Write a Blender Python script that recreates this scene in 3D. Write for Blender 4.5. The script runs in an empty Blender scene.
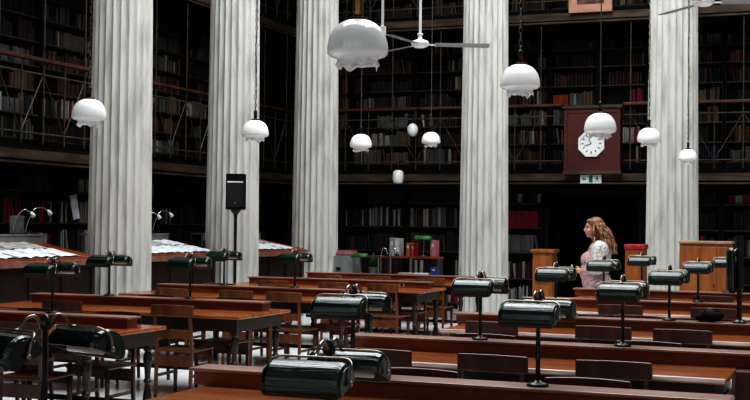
import bpy, bmesh, math, random
from mathutils import Vector, Matrix
R = random.Random(11)
C = bpy.context.scene.collection
PI = math.pi
sc = bpy.context.scene

# ------------------------------------------------------------------ materials
def mat(name, col, rough=.5, col2=None, scale=(4, 4, 4), bump=0., metal=0., spec=.5, detail=4., lo=.35, hi=.65, wave=False, emit=0., coat=0.):
    m = bpy.data.materials.new(name); m.use_nodes = True
    nt = m.node_tree; b = nt.nodes['Principled BSDF']
    b.inputs['Base Color'].default_value = (*col, 1); b.inputs['Roughness'].default_value = rough
    b.inputs['Metallic'].default_value = metal; b.inputs['Specular IOR Level'].default_value = spec
    b.inputs['Coat Weight'].default_value = coat
    tc = nt.nodes.new('ShaderNodeTexCoord'); mp = nt.nodes.new('ShaderNodeMapping'); mp.inputs['Scale'].default_value = scale
    nt.links.new(tc.outputs['Object'], mp.inputs['Vector'])
    nz = nt.nodes.new('ShaderNodeTexNoise'); nz.inputs['Scale'].default_value = 1.; nz.inputs['Detail'].default_value = detail
    nt.links.new(mp.outputs['Vector'], nz.inputs['Vector'])
    cr = nt.nodes.new('ShaderNodeValToRGB'); c2 = col2 or tuple(c * .7 for c in col)
    cr.color_ramp.elements[0].position = lo; cr.color_ramp.elements[1].position = hi
    cr.color_ramp.elements[0].color = (*c2, 1); cr.color_ramp.elements[1].color = (*col, 1)
    nt.links.new(nz.outputs['Fac'], cr.inputs['Fac']); nt.links.new(cr.outputs['Color'], b.inputs['Base Color'])
    if bump:
        bp = nt.nodes.new('ShaderNodeBump'); bp.inputs['Strength'].default_value = bump; bp.inputs['Distance'].default_value = .01
        nt.links.new(nz.outputs['Fac'], bp.inputs['Height']); nt.links.new(bp.outputs['Normal'], b.inputs['Normal'])
    if emit:
        b.inputs['Emission Color'].default_value = (*col, 1); b.inputs['Emission Strength'].default_value = emit
    return m

M = {}
M['marble'] = mat('column_marble', (.49, .48, .45), .6, (.33, .325, .305), (9, 9, 1.6), .1, detail=9, lo=.3, hi=.52)
M['floor'] = mat('floor_marble', (.84, .85, .86), .2, (.66, .68, .7), (1.2, 1.2, 1.2), 0, detail=6)
M['wood'] = mat('mahogany_top', (.30, .10, .03), .22, (.17, .052, .015), (1.2, 14, 14), .04, detail=5, spec=.5)
M['spine'] = mat('mahogany_divider', (.25, .062, .022), .42, (.14, .033, .012), (1.2, 10, 10), .04, detail=5, spec=.35)
M['ledge'] = mat('mahogany_ledge', (.25, .125, .09), .38, (.16, .075, .052), (1.5, 14, 14), .03, detail=5, spec=.8)  # base colour greyed and lightened to carry the skylight sheen on the ledge tops
M['leg'] = mat('turned_leg_wood', (.024, .009, .005), .4, (.012, .005, .003), (8, 8, 3), 0)
M['chair'] = mat('chair_wood', (.075, .026, .014), .35, (.04, .013, .008), (10, 10, 3), .05)
M['chair2'] = mat('chair_wood_amber', (.17, .06, .02), .35, (.08, .028, .011), (10, 10, 3), .05)
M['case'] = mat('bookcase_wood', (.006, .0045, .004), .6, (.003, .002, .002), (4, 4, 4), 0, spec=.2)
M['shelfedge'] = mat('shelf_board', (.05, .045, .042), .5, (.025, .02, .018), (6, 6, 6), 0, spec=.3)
M['fascia'] = mat('gallery_fascia', (.10, .066, .042), .5, (.035, .023, .015), (2, 2, 12), 0, spec=.3)
M['rail'] = mat('rail_wood', (.11, .038, .022), .4, (.06, .02, .012), (3, 3, 8), 0)
M['iron'] = mat('railing_iron', (.12, .095, .07), .5, (.06, .048, .036), (5, 5, 5), 0, metal=.3)
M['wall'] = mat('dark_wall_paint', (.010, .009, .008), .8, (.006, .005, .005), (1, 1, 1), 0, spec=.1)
M['hall'] = mat('plaster', (.30, .30, .29), .8, (.25, .25, .24), (1, 1, 1), 0)
M['green'] = mat('green_glass_shade', (.003, .022, .015), .17, (.001, .009, .008), (3, 110, 110), .28, spec=.75)
M['shadein'] = mat('shade_inner', (.20, .18, .09), .45, (.14, .12, .06), (9, 9, 9), 0)
M['black'] = mat('black_metal', (.008, .008, .008), .3, (.005, .005, .005), (9, 9, 9), 0, spec=.6)
M['blackmatte'] = mat('black_matte', (.007, .007, .008), .7, (.004, .004, .004), (9, 9, 9), 0, spec=.2)
M['brass'] = mat('aged_brass', (.36, .32, .26), .3, (.24, .21, .17), (15, 15, 15), 0, metal=.9)
M['gold'] = mat('polished_brass', (.34, .20, .07), .3, (.2, .11, .04), (15, 15, 15), 0, metal=.8)
M['dullwhite'] = mat('dull_white', (.26, .26, .26), .6, (.18, .18, .18), (5, 5, 5), 0)
M['chrome'] = mat('chrome', (.6, .6, .6), .25, (.45, .45, .45), (5, 5, 5), 0, metal=.9)
M['edge'] = mat('worn_table_edge', (.85, .78, .74), .35, (.42, .33, .28), (4, 30, 30), 0)  # pale colour stands in for the skylight glint on table fronts
M['brassdark'] = mat('dark_brass', (.07, .045, .025), .35, (.035, .022, .014), (15, 15, 15), 0, metal=.7)
M['opal'] = mat('opal_glass', (.80, .80, .79), .16, (.72, .72, .71), (3, 3, 3), 0, spec=.6)
M['white'] = mat('white_enamel', (.72, .72, .71), .4, (.62, .62, .61), (3, 3, 3), 0)
M['blade'] = mat('fan_blade', (.24, .235, .23), .45, (.18, .175, .17), (3, 3, 3), 0)
M['steel'] = mat('chain_steel', (.22, .2, .17), .35, (.12, .11, .1), (30, 30, 30), 0, metal=.7)
M['paper'] = mat('newsprint', (.66, .68, .70), .7, (.44, .46, .49), (22, 9, 9), 0, detail=7)
M['paper2'] = mat('old_paper', (.44, .42, .39), .7, (.24, .23, .22), (18, 12, 9), 0, detail=7)
M['grey'] = mat('dusty_grey_board', (.13, .13, .13), .7, (.07, .07, .07), (4, 9, 9), 0, detail=6)
M['dust'] = mat('dusty_glass_board', (.20, .20, .20), .5, (.13, .13, .13), (3, 3, 9), 0, detail=6)
M['redpanel'] = mat('oxblood_panel', (.085, .017, .011), .45, (.055, .011, .008), (2, 2, 2), 0)
M['orange'] = mat('oak_cabinet', (.30, .105, .025), .4, (.17, .055, .014), (10, 10, 1.5), .05)
M['palewood'] = mat('pale_wood', (.42, .27, .17), .4, (.3, .18, .1), (8, 2, 8), 0)
M['red'] = mat('red_cloth', (.36, .02, .018), .6, (.22, .012, .012), (20, 20, 20), 0)
M['pink'] = mat('pink_card', (.32, .13, .14), .6, (.2, .07, .08), (12, 12, 12), 0)
M['blue'] = mat('blue_card', (.02, .03, .13), .6, (.02, .03, .12), (12, 12, 12), 0)
M['signgreen'] = mat('sign_green', (.0, .16, .09), .5, (.0, .14, .08), (3, 3, 3), 0)
M['leafm'] = mat('leaf_green', (.03, .12, .03), .5, (.012, .05, .014), (9, 9, 9), 0)
M['skin'] = mat('skin', (.52, .27, .2), .5, (.46, .22, .16), (12, 12, 12), 0)
M['hair'] = mat('auburn_hair', (.27, .125, .06), .45, (.09, .035, .018), (60, 60, 5), .6, detail=3)
M['hairlight'] = mat('fair_hair_ends', (.50, .36, .22), .4, (.2, .1, .05), (60, 60, 5), .6, detail=3)
M['blouse'] = mat('pink_lace', (.52, .36, .36), .8, (.34, .19, .2), (45, 45, 45), .5, detail=2, lo=.45, hi=.55)
M['shawl'] = mat('white_lace', (.55, .53, .52), .8, (.3, .28, .27), (38, 38, 38), .6, detail=2, lo=.42, hi=.5)
M['trousers'] = mat('dark_trousers', (.03, .03, .035), .8, (.02, .02, .02), (9, 9, 9), 0)
M['glass'] = mat('skylight_glass', (.8, .85, .9), .3)
M['eye'] = mat('eye', (.03, .02, .02), .2)
M['lip'] = mat('lip', (.42, .12, .11), .4)
M['picture'] = mat('picture_sepia', (.16, .05, .035), .6, (.05, .02, .018), (5, 5, 9), 0, lo=.45, hi=.55)
M['matboard'] = mat('picture_mount', (.50, .27, .19), .6, (.42, .22, .15), (5, 5, 5), 0)

def spinemat(name, col):      # book spine with darker bands
    m = mat(name, col, .55, tuple(c * .5 for c in col), (25, 25, 3), 0, detail=2, spec=.3)
    return m
BOOKC = [('black', (.010, .009, .009)), ('dark brown', (.028, .013, .008)), ('maroon', (.055, .010, .012)), ('dark green', (.010, .022, .014)),
         ('brown', (.06, .028, .014)), ('tan', (.125, .08, .045)), ('grey', (.10, .098, .095)), ('pale grey', (.30, .29, .27)),
         ('crimson', (.24, .016, .04)), ('navy', (.010, .014, .032)), ('orange', (.30, .05, .012))]
BM = [spinemat('spine_' + n.replace(' ', '_'), c) for n, c in BOOKC]

# ------------------------------------------------------------------ mesh helpers
def obj(name, bm, material, parent=None, smooth=False, bevel=0, loc=None, rot=None):
    me = bpy.data.meshes.new(name)
    bmesh.ops.recalc_face_normals(bm, faces=bm.faces)
    if smooth:
        for f in bm.faces: f.smooth = True
    bm.to_mesh(me); bm.free()
    mats = material if isinstance(material, (list, tuple)) else [material]
    for m in mats: me.materials.append(m)
    o = bpy.data.objects.new(name, me); C.objects.link(o)
    if parent: o.parent = parent
    if loc: o.location = loc
    if rot: o.rotation_euler = rot
    if bevel:
        b = o.modifiers.new('b', 'BEVEL'); b.width = bevel; b.segments = 2; b.limit_method = 'ANGLE'
    return o
def NB(): return bmesh.new()
def box(bm, x0, x1, y0, y1, z0, z1, mi=0):
    v = [bm.verts.new(p) for p in ((x0,y0,z0),(x1,y0,z0),(x1,y1,z0),(x0,y1,z0),(x0,y0,z1),(x1,y0,z1),(x1,y1,z1),(x0,y1,z1))]
    for q in ((0,3,2,1),(4,5,6,7),(0,1,5,4),(1,2,6,5),(2,3,7,6),(3,0,4,7)):
        f = bm.faces.new([v[i] for i in q]); f.material_index = mi
    return bm
def B(*a): return box(NB(), *a)
def lathe(bm, prof, n=16, cx=0, cy=0):
    rings = []
    for r, z in prof:
        if r < 1e-5: rings.append([bm.verts.new((cx, cy, z))])
        else: rings.append([bm.verts.new((cx + r*math.cos(2*PI*i/n), cy + r*math.sin(2*PI*i/n), z)) for i in range(n)])
    for a, b in zip(rings, rings[1:]):
        for i in range(n):
            j = (i+1) % n
            if len(a) == 1 and len(b) == 1: continue
            if len(a) == 1: bm.faces.new((a[0], b[j], b[i]))
            elif len(b) == 1: bm.faces.new((a[i], a[j], b[0]))
            else: bm.faces.new((a[i], a[j], b[j], b[i]))
    return bm
def tube(bm, pts, r, n=8, cap=True):
    pts = [Vector(p) for p in pts]; rr = r if isinstance(r, (list, tuple)) else [r]*len(pts)
    rings = []; ref = None
    for i, p in enumerate(pts):
        t = (pts[min(i+1, len(pts)-1)] - pts[max(i-1, 0)]).normalized()
        if ref is None: ref = t.orthogonal().normalized()
        a = (ref - t*ref.dot(t)); a = a.normalized() if a.length > 1e-6 else t.orthogonal().normalized(); ref = a
        b = t.cross(a)
        rings.append([bm.verts.new(p + (a*math.cos(2*PI*k/n) + b*math.sin(2*PI*k/n))*rr[i]) for k in range(n)])
    for A, Bq in zip(rings, rings[1:]):
        for k in range(n): bm.faces.new((A[k], A[(k+1) % n], Bq[(k+1) % n], Bq[k]))
    if cap: bm.faces.new(rings[0][::-1]); bm.faces.new(rings[-1])
    return bm
def smoothpath(pts, sub=6):
    P = [Vector(p) for p in pts]; out = []
    for i in range(len(P)-1):
        p0, p1, p2, p3 = P[max(i-1, 0)], P[i], P[i+1], P[min(i+2, len(P)-1)]
        for k in range(sub):
            t = k/sub
            out.append(.5*((2*p1) + (-p0+p2)*t + (2*p0-5*p1+4*p2-p3)*t*t + (-p0+3*p1-3*p2+p3)*t**3))
    out.append(P[-1]); return out
def ell(bm, c, r, n=16, m=10, rot=None):
    mtx = Matrix.Translation(c) @ (rot or Matrix.Identity(4)) @ Matrix.Diagonal((r[0], r[1], r[2], 1))
    bmesh.ops.create_uvsphere(bm, u_segments=n, v_segments=m, radius=1, matrix=mtx)
    return bm
def thing(name, label, cat, loc=(0,0,0), rz=0, group=None):
    o = bpy.data.objects.new(name, None); C.objects.link(o); o.empty_display_size = .1
    o.location = loc; o.rotation_euler = (0, 0, rz)
    return tag(o, label, cat, group)
def tag(o, label, cat, group=None):
    o['label'] = label; o['category'] = cat
    if group: o['group'] = group
    return o
def struct(name, bm, m, **k):
    o = obj(name, bm, m, **k); o['kind'] = 'structure'; return o
kids = {}
def dup(root, loc, rz, label, group=None):
    r = root.copy(); C.objects.link(r); r.location = loc; r.rotation_euler = (0, 0, rz); r['label'] = label
    if group: r['group'] = group
    for ch in kids_of(root):
        c = ch.copy(); C.objects.link(c); c.parent = r
        for g in kids_of(ch):
            d = g.copy(); C.objects.link(d); d.parent = c
    return r
def kids_of(o):
    if o.name not in kids: kids[o.name] = [x for x in C.objects if x.parent == o]
    return kids[o.name]

# ------------------------------------------------------------------ room shell
struct('floor', B(-12, 9.2, -6.2, 25.2, -.2, 0), M['floor'])
struct('wall_left', B(-12, -11.7, -6.2, 23.5, 0, 10.8), M['wall'])
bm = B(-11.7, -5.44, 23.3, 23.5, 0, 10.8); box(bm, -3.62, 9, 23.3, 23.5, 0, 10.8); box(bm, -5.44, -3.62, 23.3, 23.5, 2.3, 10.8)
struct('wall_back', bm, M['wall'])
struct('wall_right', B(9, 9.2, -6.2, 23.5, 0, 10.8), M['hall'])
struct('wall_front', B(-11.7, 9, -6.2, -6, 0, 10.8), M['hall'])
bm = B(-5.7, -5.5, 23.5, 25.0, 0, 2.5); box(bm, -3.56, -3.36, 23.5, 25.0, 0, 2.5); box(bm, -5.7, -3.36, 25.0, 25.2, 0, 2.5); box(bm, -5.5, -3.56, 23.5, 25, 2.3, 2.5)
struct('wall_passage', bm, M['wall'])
bm = B(-5.44, -5.36, 22.55, 23.3, 0, 2.3); box(bm, -3.70, -3.62, 22.55, 23.3, 0, 2.3); box(bm, -5.44, -3.62, 22.55, 23.3, 2.2, 2.3)
d = struct('door_1', bm, M['case'])
for s, x in ((1, -5.36), (-1, -3.70)):
    obj('door_leaf', B(min(x, x+s*.05), max(x, x+s*.05), 23.3, 24.1, .01, 2.18), M['case'], d)
# ceiling over the galleries with a long glazed skylight above the hall
bm = B(-11.7, -8.2, -6, 23.3, 10.5, 10.8); box(bm, 1.8, 9, -6, 23.3, 10.5, 10.8); box(bm, -8.2, 1.8, 19.2, 23.3, 10.5, 10.8); box(bm, -8.2, 1.8, -6, 3.9, 10.5, 10.8)
struct('ceiling', bm, M['hall'])
bm = NB()
for k in range(7): box(bm, -8.2 + k*1.645 - .05, -8.2 + k*1.645 + .08, 3.9, 19.2, 10.45, 10.65)
for k in range(7): box(bm, -8.2, 1.8, 3.9 + k*2.54 - .04, 3.9 + k*2.54 + .04, 10.45, 10.6)
w = struct('window_1', bm, M['white'])
for k in range(6):
    L = bpy.data.lights.new('skylight', 'AREA'); L.shape = 'RECTANGLE'; L.size = 1.3; L.size_y = 13.4; L.energy = 590; L.color = (.95, .98, 1.0)
    o = bpy.data.objects.new('skylight_lamp', L); C.objects.link(o); o.location = (-8.2 + (k+.5)*1.66, 12.3, 10.7)
for k in range(4):          # window-shaped fill lamps added behind the camera, unseen, for frontal light
    x = -8 + k*4.2
    f = NB(); box(f, x-.9, x-.8, -6, -5.9, 3, 8.5); box(f, x+.8, x+.9, -6, -5.9, 3, 8.5); box(f, x-.9, x+.9, -6, -5.9, 2.9, 3); box(f, x-.9, x+.9, -6, -5.9, 8.5, 8.6); box(f, x-.03, x+.03, -6, -5.92, 3, 8.5)
    struct('window_%d' % (k+2), f, M['white'])  # frame added round the unseen fill lamp
    L = bpy.data.lights.new('window_light', 'AREA'); L.shape = 'RECTANGLE'; L.size = 1.6; L.size_y = 5.4; L.energy = 70; L.color = (.96, .98, 1)
    o = bpy.data.objects.new('window_lamp', L); C.objects.link(o); o.location = (x, -5.85, 5.75); o.rotation_euler = (PI/2, 0, 0)

# ------------------------------------------------------------------ fluted columns
def column_bm(H=9.6):
    bm = NB(); n = 24; m = 8; zs = [0, .6, 1.2, 2, 3, 4, 5, 6, 7.5, 9.3]; rings = []
    for z in zs:
        r = (.845 - .018*z)/2; ring = []
        for i in range(n):
            for k in range(m):
                t = k/m; a = 2*PI*(i+t)/n
                d = math.sin(PI*min(1, max(0, (t-.06)/.88)))**.62 * .034 * (r/.4)
                ring.append(bm.verts.new(((r-d)*math.cos(a), (r-d)*math.sin(a), z)))
        rings.append(ring)
    N = n*m
    for a, b in zip(rings, rings[1:]):
        for i in range(N): bm.faces.new((a[i], a[(i+1) % N], b[(i+1) % N], b[i]))
    bm.faces.new(rings[-1]); bm.faces.new(rings[0][::-1])
    return bm
cols = [(-8.95, 10.66, 'fluted white marble column just cut by the picture edge beside the display cases'),
        (-8.95, 13.76, 'widest fluted marble column, between the two longest newspaper desks'),
        (-8.95, 16.86, 'fluted marble column with the black loudspeaker standing in front'),
        (-8.95, 19.96, 'corner fluted marble column where the two colonnades meet'),
        (-5.85, 19.96, 'fluted marble column crossed by the ceiling fan blade, beside the doorway books'),
        (-2.75, 19.96, 'streaked fluted marble column behind the orange wooden cabinet')]
c0 = None
for x, y, lab in cols:
    if c0 is None:
        root = thing('fluted_column', lab, 'column', (x, y, 0)); c0 = root
        obj('shaft', column_bm(), M['marble'], root)
        bm = lathe(NB(), [(.34, 9.3), (.36, 9.34), (.46, 9.5), (.46, 9.52)], 40); box(bm, -.5, .5, -.5, .5, 9.52, 9.7)
        obj('capital', bm, M['marble'], root)
        root['kind'] = 'thing'
    else:
        dup(c0, (x, y, 0), PI/20*0 + .05*len(lab), lab)
struct('trim_1', box(B(-9.5, -8.4, -6, 20.5, 9.71, 10.5), -8.4, 9, 19.4, 20.5, 9.71, 10.5), M['hall'])

# ------------------------------------------------------------------ galleries
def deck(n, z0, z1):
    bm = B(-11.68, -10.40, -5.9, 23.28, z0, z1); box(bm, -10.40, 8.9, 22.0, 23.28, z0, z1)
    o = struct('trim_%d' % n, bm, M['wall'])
    f = B(-10.44, -10.36, -5.9, 21.96, z0+.06, z1-.05); box(f, -10.44, 8.9, 21.92, 22.0, z0+.06, z1-.05)
    box(f, -10.46, -10.33, -5.9, 21.9, z0, z0+.03); box(f, -10.46, 8.9, 21.88, 22.0, z0, z0+.03)
    struct('trim_%d' % (n+1), f, M['fascia'])
deck(2, 2.36, 2.6); deck(4, 5.26, 5.5); deck(6, 8.1, 8.3)
def railing(p0, p1, z, label, n0=0, skip=None):
    """railing from p0 to p1 (xy) standing on the deck edge at height z"""
    p0 = Vector((*p0, 0)); p1 = Vector((*p1, 0)); L = (p1-p0).length; t = (p1-p0)/L
    root = thing('gallery_railing', label, 'railing', (p0.x, p0.y, z), math.atan2(t.y, t.x))
    obj('handrail', B(0, L, -.05, .05, 1.13, 1.18), M['rail'], root, bevel=.008)
    bm = tube(NB(), [(0, 0, .15), (L, 0, .15)], .012, 6); obj('lower_rail', bm, M['iron'], root)
    bm = tube(NB(), [(0, 0, .96), (L, 0, .96)], .014, 6); obj('middle_rail', bm, M['iron'], root)
    k = 0; x = .12; lat = NB()
    while x < L:
        if not (skip and skip[0] < x < skip[1]):
            tall = (k % 2 == 0)
            obj('post', tube(NB(), [(x, 0, 0), (x, 0, 2.66 if tall else 1.14)], .012, 6), M['iron'], root)
            if x + .5 < L:
                a, b = (.15, .96) if k % 2 else (.96, .15)
                tube(lat, [(x, .01, a), (x+.48, .01, b)], .009, 5)
        x += .48; k += 1
    obj('lattice', lat, M['iron'], root)
    return root
railing((-10.30, 21.94), (-4.98, 21.94), 2.63, 'iron lattice railing of the first gallery between the corner and the clock cabinet')
railing((-3.88, 21.94), (.6, 21.94), 2.63, 'iron lattice railing of the first gallery beyond the clock cabinet')
railing((-10.38, 12.0), (-10.38, 21.9), 2.63, 'iron lattice railing of the first gallery above the newspaper desks')
railing((-10.30, 21.94), (.6, 21.94), 5.53, 'iron railing of the upper gallery over the doorway wall')
railing((-10.38, 12.0), (-10.38, 21.9), 5.53, 'iron railing of the upper gallery over the newspaper desks')

# ------------------------------------------------------------------ bookcases and books
S1 = [.12, .62, 1.10, 1.57, 2.03]
S2 = [2.80, 3.16, 3.52, 3.88, 4.24, 4.60, 4.93]
S3 = [5.72, 6.08, 6.44, 6.80]
TIERS = [('ground floor', S1, 0.0, 2.34), ('first gallery', S2, 2.605, 5.2), ('upper gallery', S3, 5.505, 7.5)]
xs = [-10.85, -9.5, -8.15, -6.8, -5.45, -3.61, -2.25, -.89, .47]
ys = [12.4, 13.8, 15.2, 16.6, 18.0, 19.4, 20.8, 22.15]
books = []      # (matrix, width, height, depth, colour index, key)
def opening_back(x): return ['between corner column and fan column', 'between fan column and streaked column', 'beyond the streaked column'][0 if x < -6.7 else 1 if x < -3.1 else 2]
def opening_left(y): return ['above the first newspaper desk', 'between widest column and loudspeaker column', 'beside the corner column'][0 if y < 16.3 else 1 if y < 19.2 else 2]
def bookcase(w, z0, z1, shelves, origin, rz, label):
    root = thing('bookcase', label, 'bookcase', (*origin, z0), rz)
    D = .28
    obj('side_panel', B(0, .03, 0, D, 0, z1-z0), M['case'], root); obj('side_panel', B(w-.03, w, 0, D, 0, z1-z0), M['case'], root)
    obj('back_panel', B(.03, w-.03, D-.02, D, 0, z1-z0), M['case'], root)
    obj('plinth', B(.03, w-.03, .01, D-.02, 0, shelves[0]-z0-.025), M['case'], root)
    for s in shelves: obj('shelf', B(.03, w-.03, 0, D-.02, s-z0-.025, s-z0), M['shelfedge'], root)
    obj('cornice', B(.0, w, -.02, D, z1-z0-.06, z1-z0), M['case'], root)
    return root
nth = ['lowest', 'second', 'third', 'fourth', 'fifth', 'sixth', 'seventh']
def fill(w, z0, shelves, origin, rz, wallname, place, tier, bay):
    mtx = Matrix.Translation((*origin, 0)) @ Matrix.Rotation(rz, 4, 'Z')
    for si, s in enumerate(shelves):
        gap = (shelves[si+1]-s-.03) if si+1 < len(shelves) else (.24, .2, .3)[tier]
        x = .04 + R.random()*.05
        style = R.choice([0, 1, 2, 2, 3])
        if tier == 0: style = R.choice([0, 1, 3])
        hb = R.uniform(.6, .86)*gap; wid = R.uniform(.03, .055); ci = 0; run = 0
        if R.random() < (.12 if tier else .2): x += R.uniform(.2, .6)
        while x < w - .1:
            if run <= 0:
                run = R.randint(2, 9); hb = min(R.uniform(.62, .93)*gap, .36); wid = R.uniform(.026, .06)
                pal = ([[0,0,1,1,4,3,9], [7,6,0,2,0,7,1], [6,5,7,4,1,6,0,0], [0,8,2,7,7,0,8,1]] if tier == 0 else [[0,0,1,1,4,3,9], [1,4,2,0,4,5,1], [6,5,7,4,1,6,0,0], [0,2,1,6,7,0,8,1]])[style]
                ci = R.choice(pal); cj = R.choice(pal)
                if R.random() < .13: x += R.uniform(.04, .2); 
            run -= 1
            c = ci if R.random() < .45 else cj if R.random() < .5 else R.choice(pal)
            ww = wid*R.uniform(.8, 1.25); hh = hb*R.uniform(.9, 1.04)
            if tier == 0 and wallname == 'back' and bay == 3 and si == 3: c = 8; hh = .31*R.uniform(.97, 1.03); ww = .042
            if tier == 0 and wallname == 'back' and bay == 3 and si == 2: c = 6; hh = .33; ww = .04
            if tier == 1 and wallname == 'back' and bay in (4,) and si == 3 and abs(x-.12) < .2: c = 10; hh = .2
            if x + ww > w - .05: break
            lean = R.uniform(.1, .22) if (run == 0 and R.random() < .3 and x + ww + .24*hh < w - .05) else 0
            m = mtx @ Matrix.Translation((x + math.sin(lean)*hh, .03 + R.uniform(0, .02), s+.0015)) @ Matrix.Rotation(-lean, 4, 'Y') @ Matrix.Translation((ww/2, 0, 0))
            books.append((m, ww*.94, hh, .19, c, (wallname, place, tier, si, c)))
            x += ww*1.02 + math.sin(lean)*hh*1.02
bays = []
for i in range(8):
    a, b = xs[i], xs[i+1]; w = b-a-.02
    for ti, (tn, sh, z0, z1) in enumerate(TIERS):
        if ti == 0 and i == 4: continue
        Y = 22.5 if ti == 0 else 22.9
        sub = [(a, w)] if w < 1.5 else [(a, w/2-.005), (a+w/2+.005, w/2-.005)]
        for q, (aa, ww) in enumerate(sub):
            pos = ['in the corner', 'second from the corner', 'third from the corner', 'beside the doorway on the corner side', 'over the doorway, corner half' if q == 0 else 'over the doorway, far half', 'just past the doorway', 'behind the orange cabinet', 'at the end beyond the orange cabinet'][i]
            o = bookcase(ww, z0, z1, sh, (aa+.01, Y), 0, 'dark %s bookcase of the doorway wall, %s' % (tn, pos))
            fill(ww, z0, sh, (aa+.01, Y), 0, 'back', opening_back(aa+ww/2), ti, i)
for i in range(7):
    a, b = ys[i], ys[i+1]; w = b-a-.02
    for ti, (tn, sh, z0, z1) in enumerate(TIERS):
        X = -10.95 if ti == 0 else -11.3
        pos = ['above the nearer newspaper desk', 'second along', 'third along', 'fourth along', 'fifth along', 'sixth along', 'meeting the corner'][i]
        bookcase(w, z0, z1, sh, (X, a+.01), PI/2, 'dark %s bookcase of the newspaper-desk wall, %s' % (tn, pos))
        fill(w, z0, sh, (X, a+.01), PI/2, 'left', opening_left(a+w/2), ti, i)

# camera numbers (used for the camera itself and to pick which books are individuals)
F, PSI, PT, RL, EYE = 1234.9, .3732, .0188, .0119, 1.6164
r0 = Vector((math.cos(PSI), math.sin(PSI), 0)); fw = Vector((-math.sin(PSI)*math.cos(PT), math.cos(PSI)*math.cos(PT), math.sin(PT))); u0 = r0.cross(fw)
rt = r0*math.cos(RL) + u0*math.sin(RL); up = u0*math.cos(RL) - r0*math.sin(RL)
def proj(p):
    d = Vector(p) - Vector((0, 0, EYE)); z = d.dot(fw)
    return 375 + F*d.dot(rt)/z, 200 - F*d.dot(up)/z, z
COLX = [(86, 156), (204, 262), (291, 341), (458, 510), (644, 700)]
def bscore(b):
    m, w, h, dd, c, key = b
    p0 = proj(m @ Vector((-w/2, 0, 0))); p1 = proj(m @ Vector((w/2, 0, h)))
    x = (p0[0]+p1[0])/2; y = (p0[1]+p1[1])/2
    if not (2 < x < 748 and 2 < y < 245): return 0
    if any(a-1 < x < b_+1 for a, b_ in COLX): return 0
    if 562 < x < 622 and 100 < y < 180: return 0
    if key[2] == 0 and y > 238: return 0
    return abs(p1[0]-p0[0])*abs(p1[1]-p0[1]) * (1.0 if c not in (0, 9) else .8)
books.sort(key=bscore, reverse=True)
def book_bm(w, h, d):
    bm = NB(); prof = [(-w/2, d), (-w/2, .012), (-w/4, .002), (0, 0), (w/4, .002), (w/2, .012), (w/2, d)]
    lo = [bm.verts.new((x, y, 0)) for x, y in prof]; hi = [bm.verts.new((x, y, h)) for x, y in prof]
    n = len(prof)
    for i in range(n): bm.faces.new((lo[i], lo[(i+1) % n], hi[(i+1) % n], hi[i]))
    bm.faces.new(lo[::-1]); bm.faces.new(hi)
    for z in (.18, .8):      # raised bands
        for s in (0, .06): box(bm, -w/2-.0005, w/2+.0005, -.0015, .01, h*(z+s), h*(z+s)+.004)
    return bm
meshes = {}
NI = 300
for b in books[:NI]:
    m, w, h, dd, c, key = b
    if c not in meshes:
        o = obj('book', book_bm(1, 1, dd), BM[c]); meshes[c] = o.data
        # unit-size mesh is scaled per book
    else:
        o = bpy.data.objects.new('book', meshes[c]); C.objects.link(o)
    o.matrix_world = m @ Matrix.Diagonal((w, 1, h, 1))
    wl = 'doorway-wall' if key[0] == 'back' else 'side-wall'
    lab = '%s book, %s shelf of %s %s bookcases %s' % (BOOKC[c][0], nth[key[3]], wl, TIERS[key[2]][0], key[1])
    lab = lab.replace(' bookcases', '')
    tag(o, lab, 'book', lab[:60])
bm = NB()
for b in books[NI:]:
    m, w, h, dd, c, key = b
    v = [bm.verts.new(m @ Vector(p)) for p in ((-w/2,.004,0),(w/2,.004,0),(w/2,dd,0),(-w/2,dd,0),(-w/2,.004,h),(w/2,.004,h),(w/2,dd,h),(-w/2,dd,h),(0,-.004,0),(0,-.004,h))]
    for q in ((0,3,2,1,8),(4,9,5,6,7),(0,8,9,4),(8,1,5,9),(1,2,6,5),(2,3,7,6),(3,0,4,7)):
        f = bm.faces.new([v[i] for i in q]); f.material_index = c
o = obj('book_mass', bm, BM); o['kind'] = 'stuff'; tag(o, 'remaining dim old books filling the dark wall shelves behind the columns', 'books')

# clock cabinet on the gallery edge, clock, exit sign, picture
root = thing('clock_cabinet', 'oxblood red wooden cabinet hung on the gallery edge over the doorway', 'cabinet', (-4.40, 21.86, 2.56))
obj('body', B(-.5, .5, -.12, .10, .02, 1.13), M['redpanel'], root, bevel=.01)
obj('cornice', B(-.54, .54, -.16, .10, 1.13, 1.19), M['fascia'], root, bevel=.01)
obj('base_molding', B(-.52, .52, -.14, .10, -.03, .03), M['fascia'], root, bevel=.008)
bm = NB()
for a in ((-.5, -.44), (.44, .5)): box(bm, a[0], a[1], -.135, -.119, .03, 1.12)
box(bm, -.44, .44, -.135, -.119, .03, .09); box(bm, -.44, .44, -.135, -.119, 1.06, 1.12)
obj('frame', bm, M['redpanel'], root)
root = thing('wall_clock', 'white octagonal clock on the oxblood cabinet, half hidden by a glass pendant', 'clock', (-4.405, 21.725, 3.07))
def ngon(r0_, r1_, y0, y1, n=8):
    bm = NB(); V = []
    for (r, y) in ((r0_, y0), (r1_, y0), (r1_, y1), (r0_, y1)):
        V.append([bm.verts.new((r*math.cos(2*PI*(i+.5)/n), y, r*math.sin(2*PI*(i+.5)/n))) for i in range(n)])
    for k in range(4):
        A, Bq = V[k], V[(k+1) % 4]
        for i in range(n): bm.faces.new((A[i], A[(i+1) % n], Bq[(i+1) % n], Bq[i]))
    return bm
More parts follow.
